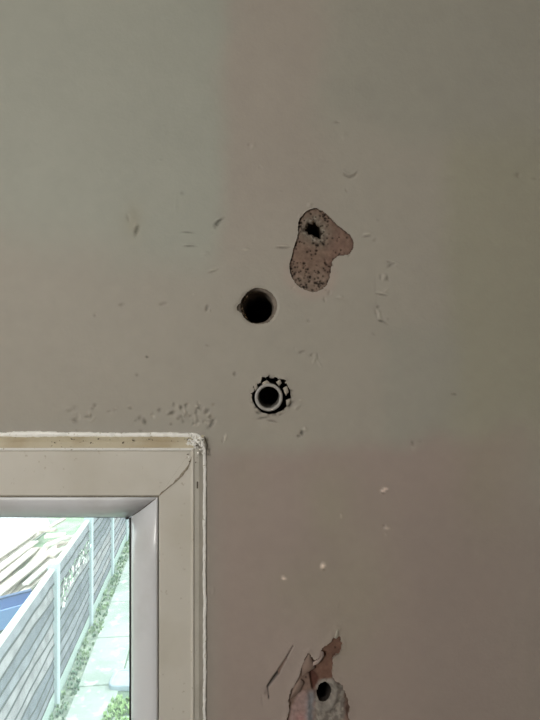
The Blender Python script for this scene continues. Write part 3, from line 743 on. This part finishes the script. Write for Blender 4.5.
# white blossomed climber hanging on the second bay of the fence
cl = empty('climbing_plant', F0+FU*.9+FN*.04+Vector((0, 0, GZ+1.0))); bpy.context.view_layer.update()
tag(cl, 'white flowered climber clinging high on the fence between its posts', 'plant')
M_PETAL = mat('white_petal', (.80, .80, .74), .7); M_LEAF = mat('climber_leaf', (.25, .34, .24), .8)
def climb(name, n_, spread, s0, m):
    mb = MB()
    for k in range(n_):
        y = .12+1.75*R.rand(); z = 1.40-.0*y-.22*R.rand()-.10*math.sin(y*5)**2
        p = F0+FU*y+FN*(.03+.06*R.rand())+Vector((0, 0, GZ+z)); s = s0*R.uniform(.6, 1.3); a = R.uniform(0, 6.28)
        u = (FU*math.cos(a)+Vector((0, 0, 1))*math.sin(a)); v_ = (Vector((0, 0, 1))*math.cos(a)-FU*math.sin(a)+FN*.4)
        mb.add([p, p+u*s*.5+v_*s*.35, p+u*s, p+u*s*.5-v_*s*.35+FN*s*.2], [(0, 1, 2, 3)])
    o = mb.build(name, m); o.parent = cl; o.matrix_parent_inverse = cl.matrix_world.inverted(); o['kind'] = 'stuff'
climb('blossom', 46, .3, .075, M_PETAL); climb('foliage', 70, .3, .06, M_LEAF)
mb = MB(); v = []; 
for i in range(13):
    y = .1+1.8*i/12; p = F0+FU*y+FN*.035+Vector((0, 0, GZ+1.28+.05*math.sin(i*1.3)))
    for a in (0, 2.1, 4.2): v.append(p+FN*.006*math.cos(a)+Vector((0, 0, .006*math.sin(a))))
mb.add(v, [(i*3+k, i*3+3+k, i*3+3+(k+1) % 3, i*3+(k+1) % 3) for i in range(12) for k in range(3)])
o = mb.build('stem', M_LEAF); o.parent = cl; o.matrix_parent_inverse = cl.matrix_world.inverted()

# ---- neighbour's yard beyond the fence: planks, sheeted stack, blue board
M_TIMB = [mat('sawn_timber', c, .85, var=(6, d, .4, .65), bump=(30, .3, .004)) for c, d in
          (((.72, .64, .56), (.60, .50, .42)), ((.80, .74, .68), (.70, .62, .55)), ((.58, .50, .43), (.48, .40, .34)))]
def beam(name, a, b, wd, th, m, label, cat, group, roll=0):
    a = Vector(a); b = Vector(b); L_ = (b-a).length; u = (b-a).normalized(); s = u.cross(Vector((0, 0, 1))).normalized(); t = s.cross(u)
    mb = MB(); mb.box((-wd/2, 0, -th/2), (wd/2, L_, th/2), .006); o = mb.build(name, m)
    c, sn = math.cos(roll), math.sin(roll); s2 = s*c+t*sn; t2 = t*c-s*sn
    o.matrix_world = Matrix(((s2.x, u.x, t2.x, a.x), (s2.y, u.y, t2.y, a.y), (s2.z, u.z, t2.z, a.z), (0, 0, 0, 1)))
    return tag(o, label, cat, group)
R2 = np.random.RandomState(5)
ORD = ['leftmost', 'second from the left', 'third from the left', 'fourth from the left', 'fifth from the left', 'sixth from the left', 'seventh from the left', 'rightmost']
TONE = ['honey coloured', 'whitish', 'brownish']; LAYER = ['bottom', 'middle', 'top']
for lvl, cnt in ((0, 8), (1, 7), (2, 6)):
    xs_ = np.linspace(-.8 if lvl == 0 else -.65, .72, cnt)
    for k, s in enumerate(xs_):
        y0 = 8.6+R2.uniform(-.6, .6); z = GZ+.04+.085*lvl
        a = Vector((-4.85+s, y0, z)); b = Vector((-4.95+s+R2.uniform(-.22, .3), y0+R2.uniform(1.8, 3.2), z+R2.uniform(0, .05)))
        tn = R2.randint(3); o_ = ORD[k] if k < cnt-1 else 'rightmost'
        beam('timber_plank', a, b, R2.uniform(.11, .17), .04, M_TIMB[tn], '%s plank, %s in the %s layer of the heap' % (TONE[tn], o_, LAYER[lvl]), 'plank', 'planks heaped beyond the fence', R2.uniform(-.15, .15))
NEAR = ['nearest', 'second nearest', 'third nearest', 'fourth nearest', 'fifth nearest', 'sixth nearest', 'seventh nearest', 'eighth nearest', 'ninth nearest', 'tenth nearest', 'eleventh nearest', 'farthest']
for k in range(12):      # short offcuts lying across the right side of the heap
    p = G(R2.uniform(30, 64), 582-3.6*k); an = R2.uniform(-.6, 1.3); L_ = R2.uniform(.3, .65)
    a = Vector((p.x, p.y, GZ+.30+.02*(k % 3))); b = a+Vector((math.cos(an)*L_, math.sin(an)*L_, R2.uniform(-.05, .12)))
    beam('timber_offcut', a, b, .10, .05, M_TIMB[(1, 1, 2, 0)[k % 4]], 'short offcut lying across the plank heap, %s of the twelve to the window' % NEAR[k], 'offcut', 'offcuts on the plank heap')
# stack under a white sheet
q = G(6, 545); mb = MB(); v = []; f = []; nx, ny = 16, 16
for j in range(ny+1):
    for i in range(nx+1):
        u_ = (i/nx-.5)*2; v_ = (j/ny-.5)*2; e = max(abs(u_), abs(v_)); z = .55*(1-max(0, (e-.72)/.28)**1.5)+.035*float(fbm(np.array(i*.5), np.array(j*.5), 7, 2))
        v.append((q.x-.25+u_*.75, q.y+.5+v_*.75, GZ+max(0, z)))
for j in range(ny):
    for i in range(nx): a = j*(nx+1)+i; f.append((a, a+1, a+nx+2, a+nx+1))
mb.add(v, f); o = mb.build('sheeted_stack', mat('white_plastic_sheet', (.82, .80, .80), .5, bump=(8, .5, .03)), None, True)
tag(o, 'white plastic sheet over a stack behind the plank heap', 'sheet')
# blue board and dark trough under it
a = G(-30, 606, GZ+.35); b = G(31, 590, GZ+.35)
u = (b-a); u.z = 0; L_ = u.length; u.normalize(); s = Vector((u.y, -u.x, 0))
tb = empty('blue_trough', (a+b)/2-Vector((0, 0, .35))); bpy.context.view_layer.update()
tag(tb, 'blue open trough standing between the planks and the fence', 'trough')
TM = Matrix(((u.x, s.x, 0, a.x), (u.y, s.y, 0, a.y), (0, 0, 1, GZ), (0, 0, 0, 1)))
M_BLUE = mat('blue_plastic', (.16, .26, .52), .5, bump=(10, .1, .01)); M_BLUED = mat('dark_blue_plastic', (.07, .11, .22), .6)
def tpart(nm, mb, m): o = mb.build(nm, m); o.matrix_world = TM; o.parent = tb; o.matrix_parent_inverse = tb.matrix_world.inverted(); return o
for ya in (0, .42):
    mb = MB(); mb.box((0, ya, .05), (L_, ya+.03, .34), .006); tpart('side_panel', mb, M_BLUE)
for xa in (0, L_-.03):
    mb = MB(); mb.box((xa, .03, .05), (xa+.03, .42, .34), .006); tpart('end_panel', mb, M_BLUE)
mb = MB(); mb.box((0, -.02, .34), (L_, .05, .37), .006); tpart('rim', mb, M_BLUED)
mb = MB(); mb.box((.03, .03, .05), (L_-.03, .42, .09)); tpart('bottom', mb, M_BLUED)
